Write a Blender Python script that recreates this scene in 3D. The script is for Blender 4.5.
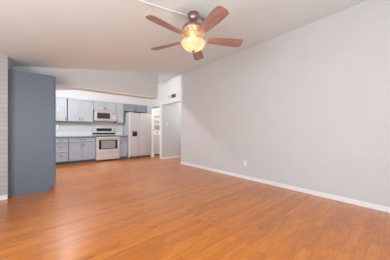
import bpy, bmesh, math
from mathutils import Vector, Matrix
for o in list(bpy.data.objects): bpy.data.objects.remove(o)
sc = bpy.context.scene
C = sc.collection

# ---------------------------------------------------------------- camera
cam = bpy.data.cameras.new('camera'); cam.sensor_width = 36.0; cam.lens = 180.5/390*36
cam.shift_y = 1/390; cam.clip_start = 0.02
co = bpy.data.objects.new('camera', cam); C.objects.link(co)
co.location = (0, 0, 1.12); co.rotation_euler = (math.radians(90), 0, math.radians(-40.3))
sc.camera = co

# ---------------------------------------------------------------- world, exposure, large lights
w = bpy.data.worlds.new('world'); sc.world = w; w.use_nodes = True
w.node_tree.nodes['Background'].inputs[0].default_value = (0.80, 0.88, 1.0, 1)
w.node_tree.nodes['Background'].inputs[1].default_value = 1.0
sc.view_settings.view_transform = 'Standard'; sc.view_settings.look = 'None'
sc.view_settings.exposure = 0.22; sc.view_settings.gamma = 1.0
sc.view_settings.use_curve_mapping = False

def area(name, loc, rot, sx, sy, power, col):
    l = bpy.data.lights.new(name, 'AREA'); l.shape = 'RECTANGLE'; l.size = sx; l.size_y = sy
    l.energy = power; l.color = col
    o = bpy.data.objects.new(name, l); C.objects.link(o); o.location = loc
    o.rotation_euler = [math.radians(a) for a in rot]
    return o
DAY = (0.86, 0.94, 1.0)
area('added_rear_daylight', (0.0, -1.52, 1.25), (115, 0, 0), 3.2, 1.6, 64, DAY)         # added daylight just inside invented_window_1, into +Y
area('added_side_daylight', (-2.12, 0.5, 1.02), (113, 0, -90), 2.3, 1.7, 118, DAY)       # added daylight just inside invented_window_2, into +X

# ---------------------------------------------------------------- ceiling plane of the vaulted room
def cz(x): return 3.03 - 0.168*(3.63 - x)

# ---------------------------------------------------------------- materials
def mat(name, col, rough=0.5, metal=0.0, noise=0.0, nscale=20.0, bump=0.0, bscale=60.0, coat=0.0, emit=None, estr=0.0, stretch=None, spec=None):
    m = bpy.data.materials.new(name); m.use_nodes = True
    nt = m.node_tree; b = nt.nodes['Principled BSDF']
    b.inputs['Base Color'].default_value = (*col, 1); b.inputs['Roughness'].default_value = rough
    b.inputs['Metallic'].default_value = metal
    if coat: b.inputs['Coat Weight'].default_value = coat; b.inputs['Coat Roughness'].default_value = 0.15
    if spec is not None: b.inputs['Specular IOR Level'].default_value = spec
    if emit: b.inputs['Emission Color'].default_value = (*emit, 1); b.inputs['Emission Strength'].default_value = estr
    tc = nt.nodes.new('ShaderNodeTexCoord'); mp = nt.nodes.new('ShaderNodeMapping')
    nt.links.new(tc.outputs['Object'], mp.inputs['Vector'])
    if stretch: mp.inputs['Scale'].default_value = stretch
    if noise:
        n = nt.nodes.new('ShaderNodeTexNoise'); n.inputs['Scale'].default_value = nscale; n.inputs['Detail'].default_value = 4
        nt.links.new(mp.outputs[0], n.inputs['Vector'])
        r = nt.nodes.new('ShaderNodeValToRGB')
        r.color_ramp.elements[0].position = 0.3; r.color_ramp.elements[1].position = 0.7
        r.color_ramp.elements[0].color = (*[c*(1-noise) for c in col], 1)
        r.color_ramp.elements[1].color = (*[min(1, c*(1+noise)) for c in col], 1)
        nt.links.new(n.outputs['Fac'], r.inputs[0]); nt.links.new(r.outputs[0], b.inputs['Base Color'])
    if bump:
        n = nt.nodes.new('ShaderNodeTexNoise'); n.inputs['Scale'].default_value = bscale; n.inputs['Detail'].default_value = 3
        nt.links.new(mp.outputs[0], n.inputs['Vector'])
        bp = nt.nodes.new('ShaderNodeBump'); bp.inputs['Strength'].default_value = bump; bp.inputs['Distance'].default_value = 0.004
        nt.links.new(n.outputs['Fac'], bp.inputs['Height']); nt.links.new(bp.outputs[0], b.inputs['Normal'])
    return m

M = {}
M['wall'] = mat('wall_paint_grey', (0.60, 0.585, 0.58), 0.75, noise=0.015, nscale=3, bump=0.12, bscale=90)
M['white_wall'] = mat('wall_paint_white', (0.75, 0.75, 0.745), 0.7, noise=0.01, nscale=3, bump=0.12, bscale=90)
M['ceiling'] = mat('ceiling_paint', (0.77, 0.865, 0.88), 0.8, noise=0.015, nscale=2, bump=0.15, bscale=60)
M['kitchen_ceiling'] = mat('kitchen_ceiling_paint', (0.82, 0.87, 0.88), 0.8, noise=0.01, nscale=2, bump=0.15, bscale=60)
M['trim'] = mat('white_trim', (0.82, 0.81, 0.80), 0.4, noise=0.01, nscale=8)
M['pantry'] = mat('slate_cabinet', (0.130, 0.160, 0.203), 0.42, noise=0.03, nscale=4, bump=0.05)  # darker and bluer than the base cabinets
M['base'] = mat('blue_grey_cabinet_paint', (0.39, 0.43, 0.475), 0.4, noise=0.02, nscale=5)
M['upper'] = mat('pale_grey_cabinet_paint', (0.48, 0.51, 0.525), 0.4, noise=0.02, nscale=5)
M['fridge_cab'] = mat('mid_grey_cabinet', (0.30, 0.335, 0.36), 0.4, noise=0.02, nscale=5)  # a darker grey than the other wall cabinets
M['kick'] = mat('dark_kick', (0.13, 0.14, 0.16), 0.6, noise=0.05)
M['gap'] = mat('carcass_shadow_grey', (0.16, 0.18, 0.20), 0.6, noise=0.03)
M['steel'] = mat('stainless_steel', (0.72, 0.71, 0.70), 0.38, 0.6, noise=0.04, nscale=6, stretch=(1, 1, 30))
M['steel_side'] = mat('appliance_side_grey', (0.66, 0.65, 0.65), 0.5, noise=0.02)
M['chrome'] = mat('brushed_handle', (0.72, 0.70, 0.70), 0.28, 0.9, noise=0.03)
M['pull'] = mat('dark_pull', (0.07, 0.07, 0.08), 0.35, 0.5, noise=0.05)
M['warm_steel'] = mat('warm_stainless_steel', (0.62, 0.55, 0.51), 0.42, 0.6, noise=0.04, nscale=6, stretch=(1, 1, 30))
M['black'] = mat('black_glass', (0.02, 0.02, 0.022), 0.12, noise=0.1)
M['window_glass'] = mat('oven_window_glass', (0.30, 0.31, 0.31), 0.15, noise=0.08, nscale=4)
M['mw_glass'] = mat('microwave_window_glass', (0.03, 0.035, 0.035), 0.35, noise=0.1, nscale=8)
M['counter'] = mat('grey_countertop', (0.20, 0.20, 0.21), 0.3, noise=0.25, nscale=60)
M['splash_lip'] = mat('white_stone', (0.84, 0.83, 0.82), 0.3, noise=0.02, nscale=30)
M['white_plastic'] = mat('white_plastic', (0.84, 0.82, 0.80), 0.35, noise=0.01)
M['enamel'] = mat('white_enamel', (0.74, 0.78, 0.83), 0.25, noise=0.01)
M['socket'] = mat('socket_grey', (0.35, 0.34, 0.34), 0.5, noise=0.02)
M['vent_dark'] = mat('vent_dark', (0.07, 0.07, 0.07), 0.6, noise=0.05)
M['vent'] = mat('vent_louvre_grey', (0.12, 0.12, 0.12), 0.5, noise=0.03)
M['bronze'] = mat('brushed_bronze', (0.36, 0.22, 0.19), 0.32, 0.75, noise=0.10, nscale=25)
M['brass'] = mat('light_bronze_scroll', (0.75, 0.50, 0.30), 0.35, 0.6, noise=0.12, nscale=30)
M['util'] = mat('grey_plastic_box', (0.50, 0.49, 0.48), 0.5, noise=0.06)
M['wood_edge'] = mat('toe_kick_wood', (0.22, 0.11, 0.06), 0.5, noise=0.2, nscale=20)
M['frame_metal'] = mat('window_frame_aluminium', (0.75, 0.75, 0.75), 0.4, 0.2, noise=0.02)

def blade_mat():
    m = bpy.data.materials.new('fan_blade_walnut'); m.use_nodes = True; nt = m.node_tree; b = nt.nodes['Principled BSDF']
    tc = nt.nodes.new('ShaderNodeTexCoord'); mp = nt.nodes.new('ShaderNodeMapping'); mp.inputs['Scale'].default_value = (2, 28, 2)
    n = nt.nodes.new('ShaderNodeTexNoise'); n.inputs['Scale'].default_value = 2.2; n.inputs['Detail'].default_value = 5
    r = nt.nodes.new('ShaderNodeValToRGB')
    r.color_ramp.elements[0].position = .32; r.color_ramp.elements[1].position = .7
    r.color_ramp.elements[0].color = (0.25, 0.145, 0.125, 1); r.color_ramp.elements[1].color = (0.44, 0.27, 0.225, 1)
    nt.links.new(tc.outputs['Object'], mp.inputs[0]); nt.links.new(mp.outputs[0], n.inputs['Vector'])
    nt.links.new(n.outputs['Fac'], r.inputs[0]); nt.links.new(r.outputs[0], b.inputs['Base Color'])
    b.inputs['Roughness'].default_value = 0.35
    return m
M['blade'] = blade_mat()

def bowl_mat():
    m = bpy.data.materials.new('amber_bowl_glass'); m.use_nodes = True; nt = m.node_tree
    nt.nodes.remove(nt.nodes['Principled BSDF']); out = nt.nodes['Material Output']
    tc = nt.nodes.new('ShaderNodeTexCoord'); n = nt.nodes.new('ShaderNodeTexNoise'); n.inputs['Scale'].default_value = 9
    r = nt.nodes.new('ShaderNodeValToRGB'); r.color_ramp.elements[0].color = (1, 0.74, 0.46, 1); r.color_ramp.elements[1].color = (1, 0.80, 0.55, 1)
    nt.links.new(tc.outputs['Object'], n.inputs['Vector']); nt.links.new(n.outputs['Fac'], r.inputs[0])
    e = nt.nodes.new('ShaderNodeEmission'); e.inputs[1].default_value = 0.60
    t = nt.nodes.new('ShaderNodeBsdfTranslucent'); t.inputs[0].default_value = (.30, .24, .16, 1); d = nt.nodes.new('ShaderNodeBsdfGlossy'); d.inputs['Roughness'].default_value = .2
    mx = nt.nodes.new('ShaderNodeMixShader'); mx.inputs[0].default_value = 0.06
    ad = nt.nodes.new('ShaderNodeAddShader')
    nt.links.new(r.outputs[0], e.inputs[0])
    nt.links.new(t.outputs[0], mx.inputs[1]); nt.links.new(d.outputs[0], mx.inputs[2])
    nt.links.new(mx.outputs[0], ad.inputs[0]); nt.links.new(e.outputs[0], ad.inputs[1]); nt.links.new(ad.outputs[0], out.inputs[0])
    return m
M['bowl'] = bowl_mat()
M['lamp'] = mat('lamp_diffuser', (0.9, 0.9, 0.88), 0.4, emit=(1, 0.95, 0.88), estr=3.0, noise=0.01)

def floor_mat():
    m = bpy.data.materials.new('wood_plank_floor'); m.use_nodes = True; nt = m.node_tree; b = nt.nodes['Principled BSDF']
    L = nt.links.new
    tc = nt.nodes.new('ShaderNodeTexCoord')
    br = nt.nodes.new('ShaderNodeTexBrick'); br.offset = 0.37; br.offset_frequency = 2
    br.inputs['Scale'].default_value = 1.0; br.inputs['Brick Width'].default_value = 0.95; br.inputs['Row Height'].default_value = 0.082
    br.inputs['Mortar Size'].default_value = 0.0012; br.inputs['Mortar Smooth'].default_value = 0.3
    br.inputs['Color1'].default_value = (0, 0, 0, 1); br.inputs['Color2'].default_value = (1, 1, 1, 1); br.inputs['Mortar'].default_value = (0.3, 0.3, 0.3, 1)
    L(tc.outputs['Object'], br.inputs['Vector'])
    r = nt.nodes.new('ShaderNodeValToRGB')
    cr = r.color_ramp; cr.elements[0].position = 0; cr.elements[1].position = 1
    cr.elements[0].color = (*FL1, 1); cr.elements[1].color = (*FL3, 1)
    e = cr.elements.new(0.5); e.color = (*FL2, 1)
    L(br.outputs['Color'], r.inputs[0])
    mp = nt.nodes.new('ShaderNodeMapping'); mp.inputs['Scale'].default_value = (3.2, 20, 1); L(tc.outputs['Object'], mp.inputs[0])
    n = nt.nodes.new('ShaderNodeTexNoise'); n.inputs['Scale'].default_value = 1.5; n.inputs['Detail'].default_value = 6; n.inputs['Distortion'].default_value = 0.6
    L(mp.outputs[0], n.inputs['Vector'])
    gr = nt.nodes.new('ShaderNodeValToRGB'); gr.color_ramp.elements[0].position = .30; gr.color_ramp.elements[1].position = .62
    gr.color_ramp.elements[0].color = (0.72, 0.66, 0.62, 1); gr.color_ramp.elements[1].color = (1.0, 1.0, 1.0, 1)
    L(n.outputs['Fac'], gr.inputs[0])
    mx = nt.nodes.new('ShaderNodeMix'); mx.data_type = 'RGBA'; mx.blend_type = 'MULTIPLY'; mx.inputs[0].default_value = 0.85
    L(r.outputs[0], mx.inputs[6]); L(gr.outputs[0], mx.inputs[7])
    # knots and small dark flecks
    mp2 = nt.nodes.new('ShaderNodeMapping'); mp2.inputs['Scale'].default_value = (2.6, 8.5, 1); L(tc.outputs['Object'], mp2.inputs[0])
    v = nt.nodes.new('ShaderNodeTexVoronoi'); v.inputs['Scale'].default_value = 1.0; L(mp2.outputs[0], v.inputs['Vector'])
    kr = nt.nodes.new('ShaderNodeValToRGB'); kr.color_ramp.elements[0].position = .05; kr.color_ramp.elements[1].position = .15
    kr.color_ramp.elements[0].color = (0.34, 0.26, 0.24, 1); kr.color_ramp.elements[1].color = (1, 1, 1, 1)
    L(v.outputs['Distance'], kr.inputs[0])
    m2 = nt.nodes.new('ShaderNodeMix'); m2.data_type = 'RGBA'; m2.blend_type = 'MULTIPLY'; m2.inputs[0].default_value = 0.7
    L(mx.outputs[2], m2.inputs[6]); L(kr.outputs[0], m2.inputs[7])
    mo = nt.nodes.new('ShaderNodeMix'); mo.data_type = 'RGBA'; mo.blend_type = 'MIX'
    mm = nt.nodes.new('ShaderNodeMath'); mm.operation = 'MULTIPLY'; mm.inputs[1].default_value = 0.35; L(br.outputs['Fac'], mm.inputs[0])
    L(mm.outputs[0], mo.inputs[0]); L(m2.outputs[2], mo.inputs[6]); mo.inputs[7].default_value = (0.12, 0.05, 0.025, 1)
    L(mo.outputs[2], b.inputs['Base Color'])
    b.inputs['Roughness'].default_value = 0.36; b.inputs['Specular IOR Level'].default_value = 0.4; b.inputs['Coat Weight'].default_value = 0.75; b.inputs['Coat Roughness'].default_value = 0.22; b.inputs['Coat IOR'].default_value = 1.5
    bp = nt.nodes.new('ShaderNodeBump'); bp.inputs['Strength'].default_value = 0.08; bp.inputs['Distance'].default_value = 0.003
    L(n.outputs['Fac'], bp.inputs['Height']); L(bp.outputs[0], b.inputs['Normal'])
    return m
FL1 = (0.57, 0.160, 0.010); FL2 = (0.66, 0.195, 0.012); FL3 = (0.74, 0.234, 0.016)
M['floor'] = floor_mat()

def brick_mat(name, col, wd, ht, mort, bump, rot=None, mcol=None):
    m = bpy.data.materials.new(name); m.use_nodes = True; nt = m.node_tree; b = nt.nodes['Principled BSDF']; L = nt.links.new
    tc = nt.nodes.new('ShaderNodeTexCoord'); mp = nt.nodes.new('ShaderNodeMapping'); mp.inputs['Rotation'].default_value = (math.pi/2, 0, 0)
    br = nt.nodes.new('ShaderNodeTexBrick'); br.inputs['Scale'].default_value = 1; br.inputs['Brick Width'].default_value = wd
    br.inputs['Row Height'].default_value = ht; br.inputs['Mortar Size'].default_value = mort; br.inputs['Mortar Smooth'].default_value = .5
    br.inputs['Color1'].default_value = (*col, 1); br.inputs['Color2'].default_value = (*[c*.93 for c in col], 1)
    br.inputs['Mortar'].default_value = (*(mcol or [c*.82 for c in col]), 1)
    L(tc.outputs['Object'], mp.inputs[0]); L(mp.outputs[0], br.inputs['Vector']); L(br.outputs['Color'], b.inputs['Base Color'])
    bp = nt.nodes.new('ShaderNodeBump'); bp.inputs['Strength'].default_value = bump; bp.inputs['Distance'].default_value = .006; bp.invert = True
    L(br.outputs['Fac'], bp.inputs['Height']); L(bp.outputs[0], b.inputs['Normal'])
    b.inputs['Roughness'].default_value = .5
    return m
M['painted_brick'] = brick_mat('painted_white_brick', (0.44, 0.44, 0.425), 0.21, 0.075, 0.008, 0.5)
M['tile'] = brick_mat('small_grey_tile', (0.74, 0.74, 0.73), 0.10, 0.05, 0.004, 0.2, mcol=(0.82, 0.81, 0.80))

# ---------------------------------------------------------------- helpers (all geometry given in world coordinates)
def new_obj(name, bm, m, parent=None, origin=None, bevel=0.0, smooth=False):
    me = bpy.data.meshes.new(name)
    if parent is not None: org = Vector(parent['_o'])
    else: org = Vector(origin) if origin else Vector((0, 0, 0))
    bmesh.ops.recalc_face_normals(bm, faces=bm.faces)
    bmesh.ops.translate(bm, verts=bm.verts, vec=-org)
    bm.to_mesh(me); bm.free(); me.materials.append(m)
    o = bpy.data.objects.new(name, me); C.objects.link(o)
    if parent is not None:
        o.parent = parent
        if parent.type == 'MESH' : pass
        o['_o'] = list(org)
    else:
        o.location = org; o['_o'] = list(org)
    if smooth:
        for p in me.polygons: p.use_smooth = True
    if bevel:
        b = o.modifiers.new('bevel', 'BEVEL'); b.width = bevel; b.segments = 2; b.limit_method = 'ANGLE'
    return o
def box(bm, x0, x1, y0, y1, z0, z1):
    vs = [bm.verts.new(p) for p in ((x0,y0,z0),(x1,y0,z0),(x1,y1,z0),(x0,y1,z0),(x0,y0,z1),(x1,y0,z1),(x1,y1,z1),(x0,y1,z1))]
    for f in ((0,3,2,1),(4,5,6,7),(0,1,5,4),(1,2,6,5),(2,3,7,6),(3,0,4,7)): bm.faces.new([vs[i] for i in f])
def B(*bs):
    bm = bmesh.new()
    for b in bs: box(bm, *b)
    return bm
def prism(bm, pts, axis, a, b):
    """pts 2D polygon; axis 'x','y','z' the extrusion axis from a to b"""
    def P(p, t):
        return {'x': (t, p[0], p[1]), 'y': (p[0], t, p[1]), 'z': (p[0], p[1], t)}[axis]
    v0 = [bm.verts.new(P(p, a)) for p in pts]; v1 = [bm.verts.new(P(p, b)) for p in pts]
    bm.faces.new(v0); bm.faces.new(v1)
    n = len(pts)
    for i in range(n): bm.faces.new((v0[i], v0[(i+1) % n], v1[(i+1) % n], v1[i]))
def tube(bm, p0, p1, r, seg=12, r2=None):
    p0, p1 = Vector(p0), Vector(p1); d = p1 - p0
    q = d.to_track_quat('Z', 'Y').to_matrix().to_4x4(); q.translation = (p0+p1)/2
    bmesh.ops.create_cone(bm, cap_ends=True, segments=seg, radius1=r, radius2=r if r2 is None else r2, depth=d.length, matrix=q)
def lathe(bm, cx, cy, prof, seg=32, cap=True):
    rings = []
    for r, z in prof:
        rings.append([bm.verts.new((cx+r*math.cos(2*math.pi*i/seg), cy+r*math.sin(2*math.pi*i/seg), z)) for i in range(seg)])
    for a, b in zip(rings, rings[1:]):
        for i in range(seg): bm.faces.new((a[i], a[(i+1) % seg], b[(i+1) % seg], b[i]))
    if cap: bm.faces.new(rings[0]); bm.faces.new(rings[-1])
def struct(name, bm, m, bevel=0.0):
    o = new_obj(name, bm, m, bevel=bevel); o['kind'] = 'structure'; return o
def thing(name, label, cat, loc, group=None):
    o = bpy.data.objects.new(name, None); C.objects.link(o); o.location = loc; o['_o'] = list(loc)
    o['label'] = label; o['category'] = cat
    if group: o['group'] = group
    return o
def tag(o, label, cat, group=None):
    o['label'] = label; o['category'] = cat
    if group: o['group'] = group
    return o

# ================================================================ SETTING
XW = 3.63      # plane of the long right wall
YE = 5.02      # where it ends and the hall opens
YB = 7.95      # kitchen back wall
HZ = 2.155     # head height of the hall opening and the laundry door
XL, YR = -2.2, -1.6
XK = -0.43     # left side of kitchen
struct('floor', B((XL-.2, 6.2, YR-.2, 8.3, -0.1, 0.0)), M['floor'])

def sloped(x0, x1, y0, y1, t=0.12):
    bm = bmesh.new()
    prism(bm, [(x0, cz(x0)), (x1, cz(x1)), (x1, cz(x1)+t), (x0, cz(x0)+t)], 'y', y0, y1); return bm
YS = 4.84
struct('ceiling', sloped(XL-.15, XW+.15, YR-.15, YS), M['ceiling'])
struct('ceiling_kitchen', sloped(XL-.15, XW+.15, YS, YB+.15), M['kitchen_ceiling'])
# long right wall (grey) up to the hall opening
def wallprism(name, m, pts, axis, a, b):
    bm = bmesh.new(); prism(bm, pts, axis, a, b); return struct(name, bm, m)
struct('wall_right', B((XW, XW+.13, YR-.15, YE, 0, cz(XW))), M['wall'])
# white wall above hall opening and around laundry door, same plane
HY = 6.31     # face of the hall's far wall
DY0, DY1 = 6.46, 7.16
struct('wall_hall_header', B((XW, XW+.09, YE, YB, HZ, cz(XW)), (XW, XW+.09, HY+.0, DY0, 0, HZ), (XW, XW+.09, DY1, YB, 0, HZ)), M['white_wall'])
struct('wall_hall_far', B((XW+.13, 6.2, HY, HY+.12, 0, 2.44), (XW+.004, XW+.13, HY-.006, HY, 0, HZ)), M['wall'])
struct('wall_hall_near', B((XW+.13, 6.2, YE-.13, YE, 0, 2.44)), M['wall'])
struct('wall_hall_end', B((6.2, 6.3, YE-.13, HY+.12, 0, 2.44)), M['wall'])
struct('ceiling_hall', B((XW+.13, 6.3, YE-.13, HY+.12, 2.44, 2.54)), M['kitchen_ceiling'])
# laundry room behind the door
struct('wall_laundry', B((XW+.09, 5.3, 8.02, 8.14, 0, 2.44), (5.2, 5.3, HY+.12, 8.02, 0, 2.44)), M['white_wall'])
struct('ceiling_laundry', B((XW+.09, 5.3, HY+.12, 8.14, 2.44, 2.54)), M['kitchen_ceiling'])
# back wall
wallprism('wall_back', M['white_wall'], [(XK-.13, 0), (XW+.13, 0), (XW+.13, cz(XW)+.02), (XK-.13, cz(XK)+.02)], 'y', YB, YB+.12)
# soffit over the wall cabinets
wallprism('wall_soffit', M['white_wall'], [(XK, 2.262), (XW, 2.262), (XW, cz(XW)), (XK, cz(XK))], 'y', 7.61, YB)
# hanging partition
XP = 2.64
wallprism('wall_partition', M['wall'], [(XK, 2.115), (XP, 2.115), (XP, cz(XP)), (XK, cz(XK))], 'y', YS, 5.12)
struct('trim_2', B((XK, XP, YS, 5.12, 2.10, 2.115)), M['kitchen_ceiling'])
# left: stub of painted brick and kitchen left wall
wallprism('wall_left_brick', M['painted_brick'], [(XL, 0), (XK, 0), (XK, cz(XK)), (XL, cz(XL))], 'y', 4.26, 4.40)
struct('wall_kitchen_left', B((XK-.13, XK, 4.40, YB, 0, cz(XK))), M['white_wall'])
# outer left wall with a sliding window, rear wall with a wide window (behind the camera, both windows invented to supply daylight)
wz = cz(XL)
struct('wall_left', B((XL-.15, XL, YR-.15, -.7, 0, wz), (XL-.15, XL, 1.7, 4.40, 0, wz), (XL-.15, XL, -.7, 1.7, 1.92, wz), (XL-.15, XL, -.7, 1.7, 0, .08)), M['wall'])
bm = B((XL, -1.7, YR-.15, YR, 0, 2.1), (1.7, XW, YR-.15, YR, 0, 2.1), (-1.7, 1.7, YR-.15, YR, 0, .35))
prism(bm, [(XL, 2.1), (XW, 2.1), (XW, cz(XW)), (XL, cz(XL)), ], 'y', YR-.15, YR)
struct('wall_rear', bm, M['wall'])
struct('invented_window_1', B((-1.7, 1.7, YR-.12, YR-.06, .35, .40), (-1.7, 1.7, YR-.12, YR-.06, 2.05, 2.10), (-1.7, -1.65, YR-.12, YR-.06, .4, 2.05), (1.65, 1.7, YR-.12, YR-.06, .4, 2.05), (-.03, .03, YR-.12, YR-.06, .4, 2.05)), M['frame_metal'])
struct('invented_window_2', B((XL-.12, XL-.06, -.7, 1.7, .08, .13), (XL-.12, XL-.06, -.7, 1.7, 1.87, 1.92), (XL-.12, XL-.06, -.7, -.65, .13, 1.87), (XL-.12, XL-.06, 1.65, 1.7, .13, 1.87), (XL-.12, XL-.06, .47, .53, .13, 1.87)), M['frame_metal'])

# baseboards
def baseb(name, *bs): struct(name, B(*bs), M['trim'], bevel=.004)
BH = .076
baseb('baseboard_right', (XW-.014, XW, YR, YE+.012, 0, BH), (XW, XW+.13, YE, YE+.012, 0, BH))
baseb('baseboard_hall', (XW, 6.2, HY-.018, HY-.006, 0, BH))
baseb('baseboard_left', (XL, XK+.0, 4.246, 4.26, 0, BH))
baseb('baseboard_rear', (XL, XW-.014, YR, YR+.014, 0, BH))
baseb('baseboard_side', (XL, XL+.014, 1.7, 4.246, 0, BH), (XL, XL+.014, YR+.014, -.7, 0, BH))
# laundry door casing (door_1): jambs, head
struct('door_1', B((XW-.015, XW+.10, DY0-.015, DY0+.005, 0, HZ-.03), (XW-.015, XW, DY0-.085, DY0-.01, 0, HZ+.02), (XW-.015, XW+.10, DY1-.005, DY1+.015, 0, HZ-.03), (XW-.015, XW, DY1+.01, DY1+.085, 0, HZ+.02), (XW-.015, XW, DY0-.01, DY1+.01, HZ-.06, HZ+.02), (XW-.015, XW+.10, DY0, DY1, HZ-.06, HZ-.03)), M['trim'], bevel=.003)
# backsplash tile and its stone lip
struct('trim_1', B((XK, 2.6, YB-.012, YB, 1.08, 1.47)), M['tile'])

# ================================================================ KITCHEN CABINETS
def shaker(bm, x0, x1, yf, z0, z1, rail=.06, t=.028, rec=.020):
    """shaker front whose face is at y=yf (facing -Y)"""
    box(bm, x0, x1, yf+rec, yf+t, z0, z1)
    r = min(rail, (x1-x0)*.28, (z1-z0)*.28)
    box(bm, x0, x1, yf, yf+rec, z0, z0+r); box(bm, x0, x1, yf, yf+rec, z1-r, z1)
    box(bm, x0, x0+r, yf, yf+rec, z0+r, z1-r); box(bm, x1-r, x1, yf, yf+rec, z0+r, z1-r)
def pull(parent, x, yf, z, L, vert):
    bm = bmesh.new(); h = L/2
    a, b = ((x, yf-.026, z-h), (x, yf-.026, z+h)) if vert else ((x-h, yf-.026, z), (x+h, yf-.026, z))
    tube(bm, a, b, .009, 8)
    for s in (-.75, .75):
        p = (x, z+s*h) if vert else (x+s*h, z)
        tube(bm, (p[0], yf, p[1]), (p[0], yf-.026, p[1]), .005, 8)
    return new_obj('handle', bm, M['pull'], parent)
YF = 7.30   # base front face
def base_cab(x0, x1, label, fronts, doors_m='base'):
    t = thing('base_cabinet', label, 'cabinet', ((x0+x1)/2, 7.6, 0), 'base cabinets along the back wall')
    new_obj('body', B((x0, x1, YF+.029, YB-.002, .10, .895)), M['gap'], t)
    new_obj('toe_kick', B((x0, x1, YF+.075, YF+.095, 0, .10)), M['kick'], t)
    for kind, a, b, z0, z1, hs in fronts:
        bm = bmesh.new(); shaker(bm, a+.004, b-.004, YF, z0+.003, z1-.004, rail=.055 if kind == 'door' else .03)
        f = new_obj(kind, bm, M['base'], t, bevel=.002)
        for (hx, hz, L, v) in hs: pull(f, hx, YF, hz, L, v)
    return t
g = .004
base_cab(-.42, .262, 'blue-grey corner base cabinet behind the tall pantry cabinet', [('door', -.05, .258, .11, .885, [(.21, .80, .10, True)])])
base_cab(.266, .672, 'blue-grey base cabinet with three drawers, nearest the tall pantry',
    [('drawer', .27, .668, .735, .885, [(.469, .81, .11, False)]), ('drawer', .27, .668, .415, .725, [(.469, .60, .11, False)]), ('drawer', .27, .668, .11, .405, [(.469, .30, .11, False)])])
base_cab(.678, 1.484, 'blue-grey double-door base cabinet with wide drawer, left of the stove',
    [('drawer', .684, 1.478, .745, .885, [(1.03, .815, .09, False), (1.14, .815, .09, False)]),
     ('door', .684, 1.079, .11, .735, [(1.045, .64, .10, True)]), ('door', 1.083, 1.478, .11, .735, [(1.117, .64, .10, True)])])
base_cab(2.318, 2.632, 'narrow blue-grey base cabinet between the stove and refrigerator',
    [('drawer', 2.322, 2.628, .745, .885, [(2.475, .815, .10, False)]), ('door', 2.322, 2.628, .11, .735, [(2.365, .64, .10, True)])])

def counter(x0, x1, label):
    t = thing('countertop', label, 'countertop', ((x0+x1)/2, 7.6, .895), 'kitchen countertops')
    new_obj('slab', B((x0, x1, YF-.03, YB, .895, .932)), M['counter'], t, bevel=.003)
    new_obj('upstand', B((x0, x1, YB-.022, YB, .932, 1.08)), M['splash_lip'], t, bevel=.002)
counter(XK, 1.488, 'long grey countertop with white upstand, left of the stove')
counter(2.314, 2.634, 'short grey countertop piece between stove and refrigerator')

YU = 7.60
def wall_cab(x0, x1, z0, z1, label, doors, m='upper', yf=YU):
    t = thing('wall_cabinet', label, 'cabinet', ((x0+x1)/2, 7.75, z0), 'wall cabinets under the soffit')
    new_obj('body', B((x0, x1, yf+.029, YB-.002, z0, z1)), M['gap'], t)
    for a, b, hx in doors:
        bm = bmesh.new(); shaker(bm, a, b, yf, z0+.004, z1-.004)
        f = new_obj('door', bm, M[m], t, bevel=.002)
        pull(f, hx, yf, z0+.085, .10, True)
    return t
UZ0, UZ1 = 1.455, 2.262
wall_cab(-.42, .262, UZ0, UZ1, 'pale grey corner wall cabinet behind the tall pantry cabinet', [(-.07, .258, .22)])
wall_cab(.266, .660, UZ0, UZ1, 'pale grey single-door wall cabinet nearest the tall pantry', [(.27, .652, .62)])
wall_cab(.678, 1.462, UZ0, UZ1, 'pale grey double-door wall cabinet left of the microwave', [(.682, 1.066, 1.03), (1.070, 1.458, 1.106)])
wall_cab(1.466, 2.280, 1.915, UZ1, 'short pale grey wall cabinet directly above the microwave', [(1.47, 1.871, 1.84), (1.875, 2.276, 1.906)])
wall_cab(2.286, 2.575, UZ0, UZ1, 'narrow pale grey wall cabinet between microwave and refrigerator', [(2.29, 2.571, 2.325)])
wall_cab(2.581, 3.600, 1.955, UZ1, 'wide darker grey wall cabinet above the refrigerator', [(2.586, 3.088, 3.05), (3.094, 3.595, 3.13)], m='fridge_cab')

# ---------------------------------------------------------------- microwave
def microwave():
    x0, x1, z0, z1, yf, zt = 1.492, 2.272, 1.505, 1.908, 7.53, 0
    t = thing('microwave_oven', 'stainless over-the-range microwave with dark window above the stove', 'microwave', (1.88, 7.7, z0))
    new_obj('body', B((x0, x1, yf+.03, YB-.013, z0, z1)), M['steel_side'], t)
    new_obj('vent_grille', B((x0, x1, yf+.005, yf+.03, z1-.045, z1), *[(x0+.02, x1-.02, yf, yf+.006, z1-.040+i*.010, z1-.036+i*.010) for i in range(4)]), M['warm_steel'], t)
    d = new_obj('door', B((x0, x0+.60, yf, yf+.03, z0+.02, z1-.048)), M['warm_steel'], t, bevel=.004)
    new_obj('window', B((x0+.085, x0+.535, yf-.003, yf+.002, z0+.085, z1-.095)), M['mw_glass'], d, bevel=.001)
    bm = bmesh.new(); tube(bm, (x0+.575, yf-.035, z0+.06), (x0+.575, yf-.035, z1-.08), .010)
    for z in (z0+.08, z1-.10): tube(bm, (x0+.575, yf, z), (x0+.575, yf-.035, z), .007)
    new_obj('handle', bm, M['chrome'], d)
    p = new_obj('control_panel', B((x0+.604, x1, yf, yf+.03, z0+.02, z1-.048)), M['warm_steel'], t, bevel=.003)
    new_obj('keypad', B((x0+.63, x1-.03, yf-.002, yf+.002, z0+.06, z0+.19)), M['steel_side'], p)
    new_obj('display', B((x0+.63, x1-.03, yf-.002, yf+.002, z1-.12, z1-.08)), M['socket'], p)
    new_obj('bottom_trim', B((x0, x1, yf+.004, yf+.03, z0, z0+.018)), M['warm_steel'], t)
microwave()

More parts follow.
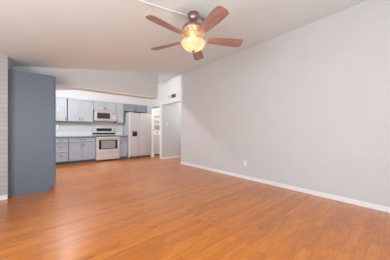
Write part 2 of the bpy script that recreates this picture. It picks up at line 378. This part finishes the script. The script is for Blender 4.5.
# ---------------------------------------------------------------- stove
def stove():
    x0, x1, yf = 1.492, 2.310, 7.255
    t = thing('electric_stove', 'stainless freestanding electric stove with oven door window', 'stove', (1.9, 7.6, 0))
    new_obj('body', B((x0, x1, yf+.04, YB-.025, .05, .915)), M['steel_side'], t)
    for lx in (x0+.04, x1-.04):
        for ly in (yf+.09, YB-.08):
            bm = bmesh.new(); tube(bm, (lx, ly, 0), (lx, ly, .05), .018); new_obj('foot', bm, M['kick'], t)
    ck = new_obj('cooktop', B((x0-.002, x1+.002, yf+.0, YB-.10, .915, .938)), M['black'], t, bevel=.004)
    for cx, cy, r in ((x0+.2, 7.46, .10), (x1-.2, 7.46, .08), (x0+.2, 7.72, .08), (x1-.2, 7.72, .10)):
        bm = bmesh.new(); lathe(bm, cx, cy, [(r, .938), (r, .9395), (r-.01, .9395), (r-.01, .938)], 24, cap=False); new_obj('burner_ring', bm, M['socket'], ck)
    # backguard
    bg = new_obj('backguard', B((x0, x1, YB-.10, YB-.025, .938, 1.25)), M['steel'], t, bevel=.008)
    new_obj('vent_strip', B((x0+.005, x1-.005, YB-.108, YB-.10, .985, 1.045)), M['black'], bg)
    new_obj('display', B((x0+.13, x1-.13, YB-.106, YB-.10, 1.115, 1.225)), M['black'], bg)
    for kx in (x0+.04, x0+.095, x1-.095, x1-.04):
        bm = bmesh.new(); tube(bm, (kx, YB-.10, 1.17), (kx, YB-.125, 1.17), .020, 16); new_obj('knob', bm, M['chrome'], bg)
    d = new_obj('oven_door', B((x0+.004, x1-.004, yf, yf+.04, .318, .905)), M['steel'], t, bevel=.005)
    new_obj('window_surround', B((x0+.085, x1-.085, yf-.004, yf+.002, .445, .785)), M['black'], d, bevel=.001)
    new_obj('window', B((x0+.165, x1-.165, yf-.007, yf-.003, .475, .755)), M['window_glass'], d, bevel=.001)
    bm = bmesh.new(); tube(bm, (x0+.06, yf-.045, .845), (x1-.06, yf-.045, .845), .013)
    for hx in (x0+.09, x1-.09): tube(bm, (hx, yf, .845), (hx, yf-.045, .845), .010)
    new_obj('handle', bm, M['chrome'], d)
    s = new_obj('storage_drawer', B((x0+.004, x1-.004, yf+.004, yf+.04, .065, .292)), M['steel'], t, bevel=.005)
    new_obj('finger_lip', B((x0+.05, x1-.05, yf-.004, yf+.006, .262, .28)), M['steel'], s)
stove()

# ---------------------------------------------------------------- refrigerator
def fridge():
    x0, x1, yf, z1 = 2.655, 3.612, 7.17, 1.865
    xs = 3.085
    t = thing('refrigerator', 'stainless side-by-side refrigerator with ice and water dispenser', 'refrigerator', (3.13, 7.5, 0))
    new_obj('body', B((x0, x1, yf+.07, YB-.03, .03, z1)), M['steel_side'], t, bevel=.006)
    new_obj('door_gasket', B((x0+.02, x1-.02, yf+.062, yf+.071, .11, z1-.02)), M['gap'], t)
    for lx in (x0+.06, x1-.06):
        for ly in (yf+.14, YB-.1):
            bm = bmesh.new(); tube(bm, (lx, ly, 0), (lx, ly, .03), .02); new_obj('foot', bm, M['kick'], t)
    new_obj('toe_grille', B((x0+.01, x1-.01, yf+.05, yf+.069, .012, .085), *[(x0+.02, x1-.02, yf+.044, yf+.05, .02+i*.016, .026+i*.016) for i in range(4)]), M['kick'], t)
    for nm, a, b, hx in (('freezer_door', x0, xs-.009, xs-.040), ('refrigerator_door', xs+.009, x1, xs+.040)):
        d = new_obj(nm, B((a, b, yf, yf+.064, .10, z1-.004)), M['steel'], t, bevel=.010)
        bm = bmesh.new(); tube(bm, (hx, yf-.045, .42), (hx, yf-.045, 1.58), .012)
        for z in (.46, 1.54): tube(bm, (hx, yf, z), (hx, yf-.045, z), .010)
        new_obj('handle', bm, M['chrome'], d)
        if nm == 'freezer_door':
            new_obj('dispenser', B((a+.12, a+.32, yf-.006, yf+.002, .905, 1.13)), M['black'], d, bevel=.002)
            new_obj('dispenser_panel', B((a+.13, a+.31, yf-.009, yf-.004, 1.085, 1.12)), M['socket'], d)
    new_obj('hinge_cover', B((x0+.02, x0+.12, yf+.01, yf+.12, z1, z1+.02)), M['steel_side'], t)
    new_obj('hinge_cover', B((x1-.12, x1-.02, yf+.01, yf+.12, z1, z1+.02)), M['steel_side'], t)
fridge()

# ---------------------------------------------------------------- tall pantry
def pantry():
    x0, x1, y0, y1, H = XK+.003, .182, 4.402, 4.835, 2.172
    t = thing('pantry_cabinet', 'tall slate-blue pantry cabinet standing against the white brick wall', 'cabinet', (-.13, 4.6, 0))
    bm = bmesh.new()
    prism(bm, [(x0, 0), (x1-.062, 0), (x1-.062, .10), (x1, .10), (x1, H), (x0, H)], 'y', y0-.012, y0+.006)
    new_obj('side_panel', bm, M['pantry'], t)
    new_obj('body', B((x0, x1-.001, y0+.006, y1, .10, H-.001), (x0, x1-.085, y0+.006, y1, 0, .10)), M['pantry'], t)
    new_obj('toe_kick', B((x1-.085, x1-.067, y0+.007, y1, 0, .098)), M['wood_edge'], t)
    for z0, z1, hz in ((.105, 1.34, 1.20), (1.346, H-.004, 1.56)):
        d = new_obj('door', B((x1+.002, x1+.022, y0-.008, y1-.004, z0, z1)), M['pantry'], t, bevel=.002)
        bm = bmesh.new()
        tube(bm, (x1+.050, y0+.035, hz-.045), (x1+.050, y0+.035, hz+.045), .012)
        for z in (hz-.038, hz+.038): tube(bm, (x1+.022, y0+.035, z), (x1+.050, y0+.035, z), .007)
        new_obj('handle', bm, M['chrome'], d)
pantry()

# ---------------------------------------------------------------- laundry
def washer():
    x0, x1, y0, y1 = 3.84, 4.52, 7.40, 8.0
    t = thing('washing_machine', 'white top-loading washing machine seen through the laundry doorway', 'washing machine', (4.18, 7.7, 0))
    new_obj('cabinet', B((x0, x1, y0, y1, .06, .955)), M['enamel'], t, bevel=.012)
    new_obj('base', B((x0+.02, x1-.02, y0+.03, y1-.02, 0, .06)), M['kick'], t)
    new_obj('lid', B((x0+.06, x1-.06, y0+.03, y1-.16, .955, .975)), M['white_plastic'], t, bevel=.008)
    bm = bmesh.new(); prism(bm, [(y1-.13, .955), (y1, .955), (y1, 1.13), (y1-.07, 1.13)], 'x', x0+.01, x1-.01)
    c = new_obj('console', bm, M['white_plastic'], t, bevel=.006)
    for kx in (x0+.15, x0+.42):
        bm = bmesh.new(); tube(bm, (kx, y1-.09, 1.05), (kx, y1-.13, 1.035), .028, 16); new_obj('knob', bm, M['pull'], c)
washer()
t = thing('utility_box', 'grey utility box on the laundry wall above the washing machine', 'utility box', (4.3, 8.02, 1.18))
new_obj('frame', B((4.20, 4.50, 7.99, 8.02, 1.18, 1.42)), M['util'], t, bevel=.003)
new_obj('cover', B((4.26, 4.44, 7.984, 7.992, 1.22, 1.36)), M['socket'], t)
for z, lab in ((1.62, 'lower cream wall shelf above the washing machine'), (1.86, 'upper cream wall shelf above the washing machine')):
    t = thing('wall_shelf', lab, 'shelf', (4.4, 8.0, z), 'laundry wall shelves')
    new_obj('board', B((3.8, 5.1, 7.92, 8.02, z, z+.02)), M['trim'], t, bevel=.002)
    for bx in (3.95, 4.9): new_obj('bracket', B((bx, bx+.012, 8.0, 8.02, z-.06, z), (bx, bx+.012, 7.94, 8.0, z-.012, z)), M['trim'], t)

# ---------------------------------------------------------------- wall fittings
t = thing('air_vent', 'small dark louvred air vent high on the white wall above the hall opening', 'air vent', (XW, 5.43, 2.31))
ya, yb, za, zb = 5.34, 5.60, 2.325, 2.455
new_obj('frame', B((XW-.012, XW, ya, yb, za, za+.015), (XW-.012, XW, ya, yb, zb-.015, zb), (XW-.012, XW, ya, ya+.015, za+.015, zb-.015), (XW-.012, XW, yb-.015, yb, za+.015, zb-.015)), M['vent'], t)
new_obj('backing', B((XW-.003, XW, ya+.015, yb-.015, za+.015, zb-.015)), M['vent_dark'], t)
new_obj('louvre', B(*[(XW-.010, XW-.004, ya+.015, yb-.015, za+.025+i*.02, za+.031+i*.02) for i in range(5)]), M['vent'], t)
t = thing('door_chime', 'small pale square box left of the dark air vent', 'door chime', (XW, 5.74, 2.31))
new_obj('housing', B((XW-.035, XW, 5.65, 5.80, 2.325, 2.44)), M['white_plastic'], t, bevel=.006)
new_obj('grille', B(*[(XW-.038, XW-.034, 5.67, 5.78, 2.345+i*.018, 2.352+i*.018) for i in range(5)]), M['vent'], t)

t = thing('smoke_alarm', 'round white smoke alarm high on the grey hall wall', 'smoke alarm', (3.87, HY, 2.05))
bm = bmesh.new(); tube(bm, (3.87, HY, 2.075), (3.87, HY-.035, 2.075), .065, 32, .055); new_obj('housing', bm, M['white_plastic'], t, bevel=.006)
bm = bmesh.new(); tube(bm, (3.87, HY-.035, 2.075), (3.87, HY-.042, 2.075), .022, 24); new_obj('test_button', bm, M['socket'], t)

t = thing('light_switch', 'white light switch plate on the grey hall wall', 'light switch', (3.85, HY, 1.34))
new_obj('plate', B((3.81, 3.89, HY-.007, HY, 1.34, 1.46)), M['white_plastic'], t, bevel=.003)
new_obj('rocker', B((3.833, 3.867, HY-.012, HY-.006, 1.368, 1.432)), M['white_plastic'], t, bevel=.002)

t = thing('wall_outlet', 'white electrical outlet low on the long grey right wall', 'outlet', (XW, 2.46, .30))
new_obj('plate', B((XW-.007, XW, 2.422, 2.498, .30, .42)), M['white_plastic'], t, bevel=.003)
for z in (.328, .366):
    r = new_obj('receptacle', B((XW-.010, XW-.006, 2.440, 2.480, z, z+.027)), M['white_plastic'], t, bevel=.002)
    new_obj('slot', B((XW-.0108, XW-.0098, 2.449, 2.452, z+.008, z+.020), (XW-.0108, XW-.0098, 2.466, 2.469, z+.008, z+.020)), M['socket'], r)

# ---------------------------------------------------------------- ceiling fan
FX, FY = 1.53, 1.84
bm = bmesh.new()
prism(bm, [(XL, cz(XL)-.010), (FX-.035, cz(FX-.035)-.010), (FX-.035, cz(FX-.035)-.001), (XL, cz(XL)-.001)], 'y', FY+.064, FY+.084)
tag(new_obj('cable_raceway', bm, M['trim'], origin=(FX, FY, cz(FX))), 'thin white cable raceway running along the ceiling to the fan', 'raceway')

def fan():
    cx, cy = FX, FY; zc = cz(FX); zb = 2.335
    t = thing('ceiling_fan', 'bronze five-blade ceiling fan with a lit amber glass bowl', 'ceiling fan', (cx, cy, zc))
    bm = bmesh.new(); lathe(bm, cx, cy, [(.070, zc+.012), (.072, zc-.010), (.070, zc-.05), (.063, zc-.075), (.050, zc-.095), (.028, zc-.108), (.020, zc-.112)], 32)
    for v in bm.verts:
        if v.co.z > zc: v.co.z = cz(v.co.x) - .001
    new_obj('canopy', bm, M['bronze'], t, smooth=True)
    bm = bmesh.new(); tube(bm, (cx, cy, zc-.110), (cx, cy, 2.54), .013, 16); new_obj('downrod', bm, M['bronze'], t, smooth=True)
    bm = bmesh.new(); lathe(bm, cx, cy, [(.018, 2.565), (.034, 2.56), (.044, 2.535), (.090, 2.522), (.128, 2.498), (.148, 2.462), (.150, 2.445)], 40)
    new_obj('motor_housing', bm, M['bronze'], t, smooth=True)
    bm = bmesh.new(); lathe(bm, cx, cy, [(.150, 2.445), (.152, 2.435), (.146, 2.425), (.140, 2.400), (.118, 2.378), (.085, 2.366), (.075, 2.345), (.070, 2.325), (.055, 2.315)], 40)
    co = new_obj('scroll_collar', bm, M['brass'], t, smooth=True)
    for k in range(10):
        a = 2*math.pi*k/10
        bm = bmesh.new(); bmesh.ops.create_uvsphere(bm, u_segments=14, v_segments=8, radius=.034, matrix=Matrix.Translation((cx+.139*math.cos(a), cy+.139*math.sin(a), 2.408)) @ Matrix.Rotation(a, 4, 'Z') @ Matrix.Diagonal((.35, 1, .75, 1)))
        new_obj('rosette', bm, M['brass'], co, smooth=True)
    zt = 2.288
    bm = bmesh.new(); lathe(bm, cx, cy, [(.158, zt+.003), (.150, zt-.004), (.149, zt-.012), (.140, zt-.036), (.118, zt-.065), (.082, zt-.087), (.040, zt-.099), (.008, zt-.103)], 48, cap=False)
    bw = new_obj('glass_bowl', bm, M['bowl'], t, smooth=True)
    q = bw.modifiers.new('solid', 'SOLIDIFY'); q.thickness = .004
    bm = bmesh.new(); lathe(bm, cx, cy, [(.022, zt-.099), (.024, zt-.108), (.014, zt-.114), (.010, zt-.120), (.013, zt-.126), (.002, zt-.132)], 24)
    new_obj('finial', bm, M['bronze'], t, smooth=True)
    bm = bmesh.new(); tube(bm, (cx, cy, 2.33), (cx, cy, zt-.102), .006, 12); new_obj('stem', bm, M['bronze'], t)
    for k in range(3):
        a = 2*math.pi*k/3 + .5
        bm = bmesh.new(); tube(bm, (cx+.05*math.cos(a), cy+.05*math.sin(a), 2.322), (cx+.140*math.cos(a), cy+.140*math.sin(a), zt-.002), .004, 8)
        new_obj('bowl_arm', bm, M['bronze'], t)
    for k in range(3):
        a = 2*math.pi*k/3 + 1.5
        l = bpy.data.lights.new('fan_bulb', 'POINT'); l.energy = 0.7; l.color = (1, .72, .42); l.shadow_soft_size = .022
        lo = bpy.data.objects.new('fan_bulb', l); C.objects.link(lo); lo.parent = t
        lo.location = (.085*math.cos(a), .085*math.sin(a), zt-.035-zc)
    for k in range(5):
        a = math.radians(FA + 72*k)
        R = Matrix.Translation((cx, cy, zb)) @ Matrix.Rotation(a, 4, 'Z') @ Matrix.Rotation(math.radians(-13), 4, 'X')
        bm = bmesh.new()
        out = [(.19, -.046), (.21, -.056), (.32, -.064), (.50, -.077), (.61, -.081), (.660, -.073), (.682, -.048), (.688, 0)]
        prism(bm, out + [(x, -y) for x, y in reversed(out[:-1])], 'z', -.003, .004)
        bl = new_obj('blade', bm, M['blade'], None)
        bl.parent = t; bl.matrix_local = Matrix.Translation((-cx, -cy, -zc)) @ R
        m = bl.modifiers.new('bevel', 'BEVEL'); m.width = .002; m.segments = 2; m.limit_method = 'ANGLE'
        bm = bmesh.new()
        io = [(.17, -.014), (.19, -.024), (.225, -.036), (.26, -.030), (.285, -.010), (.29, 0)]
        prism(bm, io + [(x, -y) for x, y in reversed(io[:-1])], 'z', -.009, -.003)
        tube(bm, (.10, 0, .035), (.145, 0, .004), .011, 10); tube(bm, (.145, 0, .004), (.20, 0, -.006), .011, 10)
        for bx, by in ((.225, -.018), (.225, .018), (.265, 0)): tube(bm, (bx, by, -.012), (bx, by, -.003), .006, 8)
        ir = new_obj('blade_iron', bm, M['brass'], None)
        ir.parent = t; ir.matrix_local = bl.matrix_local.copy()
FA = 41.5
fan()

# ---------------------------------------------------------------- ceiling lights out of view: kitchen and laundry ones inferred, partition and hall ones added
def flush_light(x, y, z, r, label, power, slope=False, col=(.92, .98, 1.05)):
    t = thing('ceiling_light', label, 'ceiling light', (x, y, z))
    bm = bmesh.new(); lathe(bm, x, y, [(r, z+.02), (r, z-.03), (r-.01, z-.035)], 32); new_obj('base', bm, M['trim'], t, smooth=False)
    bm = bmesh.new(); lathe(bm, x, y, [(r-.012, z-.035), (r-.03, z-.055), (r*.5, z-.07), (.01, z-.074)], 32); new_obj('diffuser', bm, M['lamp'], t, smooth=True)
    l = bpy.data.lights.new('ceiling_lamp', 'POINT'); l.shadow_soft_size = .03; l.energy = power; l.color = col
    lo = bpy.data.objects.new('ceiling_lamp', l); C.objects.link(lo); lo.parent = t; lo.location = (0, 0, -.11)
flush_light(.50, 5.48, cz(.34)-.01, .16, 'round flush ceiling light in the middle of the kitchen', 82)
flush_light(2.45, 5.75, cz(2.31)-.01, .14, 'added unseen ceiling light behind the right end of the partition', 10)  # added to lighten the ceiling and white wall beyond the partition
flush_light(4.4, 6.75, 2.42, .13, 'round flush ceiling light in the laundry room', 22, col=(1, .93, .86))
flush_light(5.3, 5.65, 2.42, .13, 'added unseen ceiling light in the side hall', 32)  # added to brighten the hall wall

for o in bpy.data.objects:
    if '_o' in o.keys(): del o['_o']
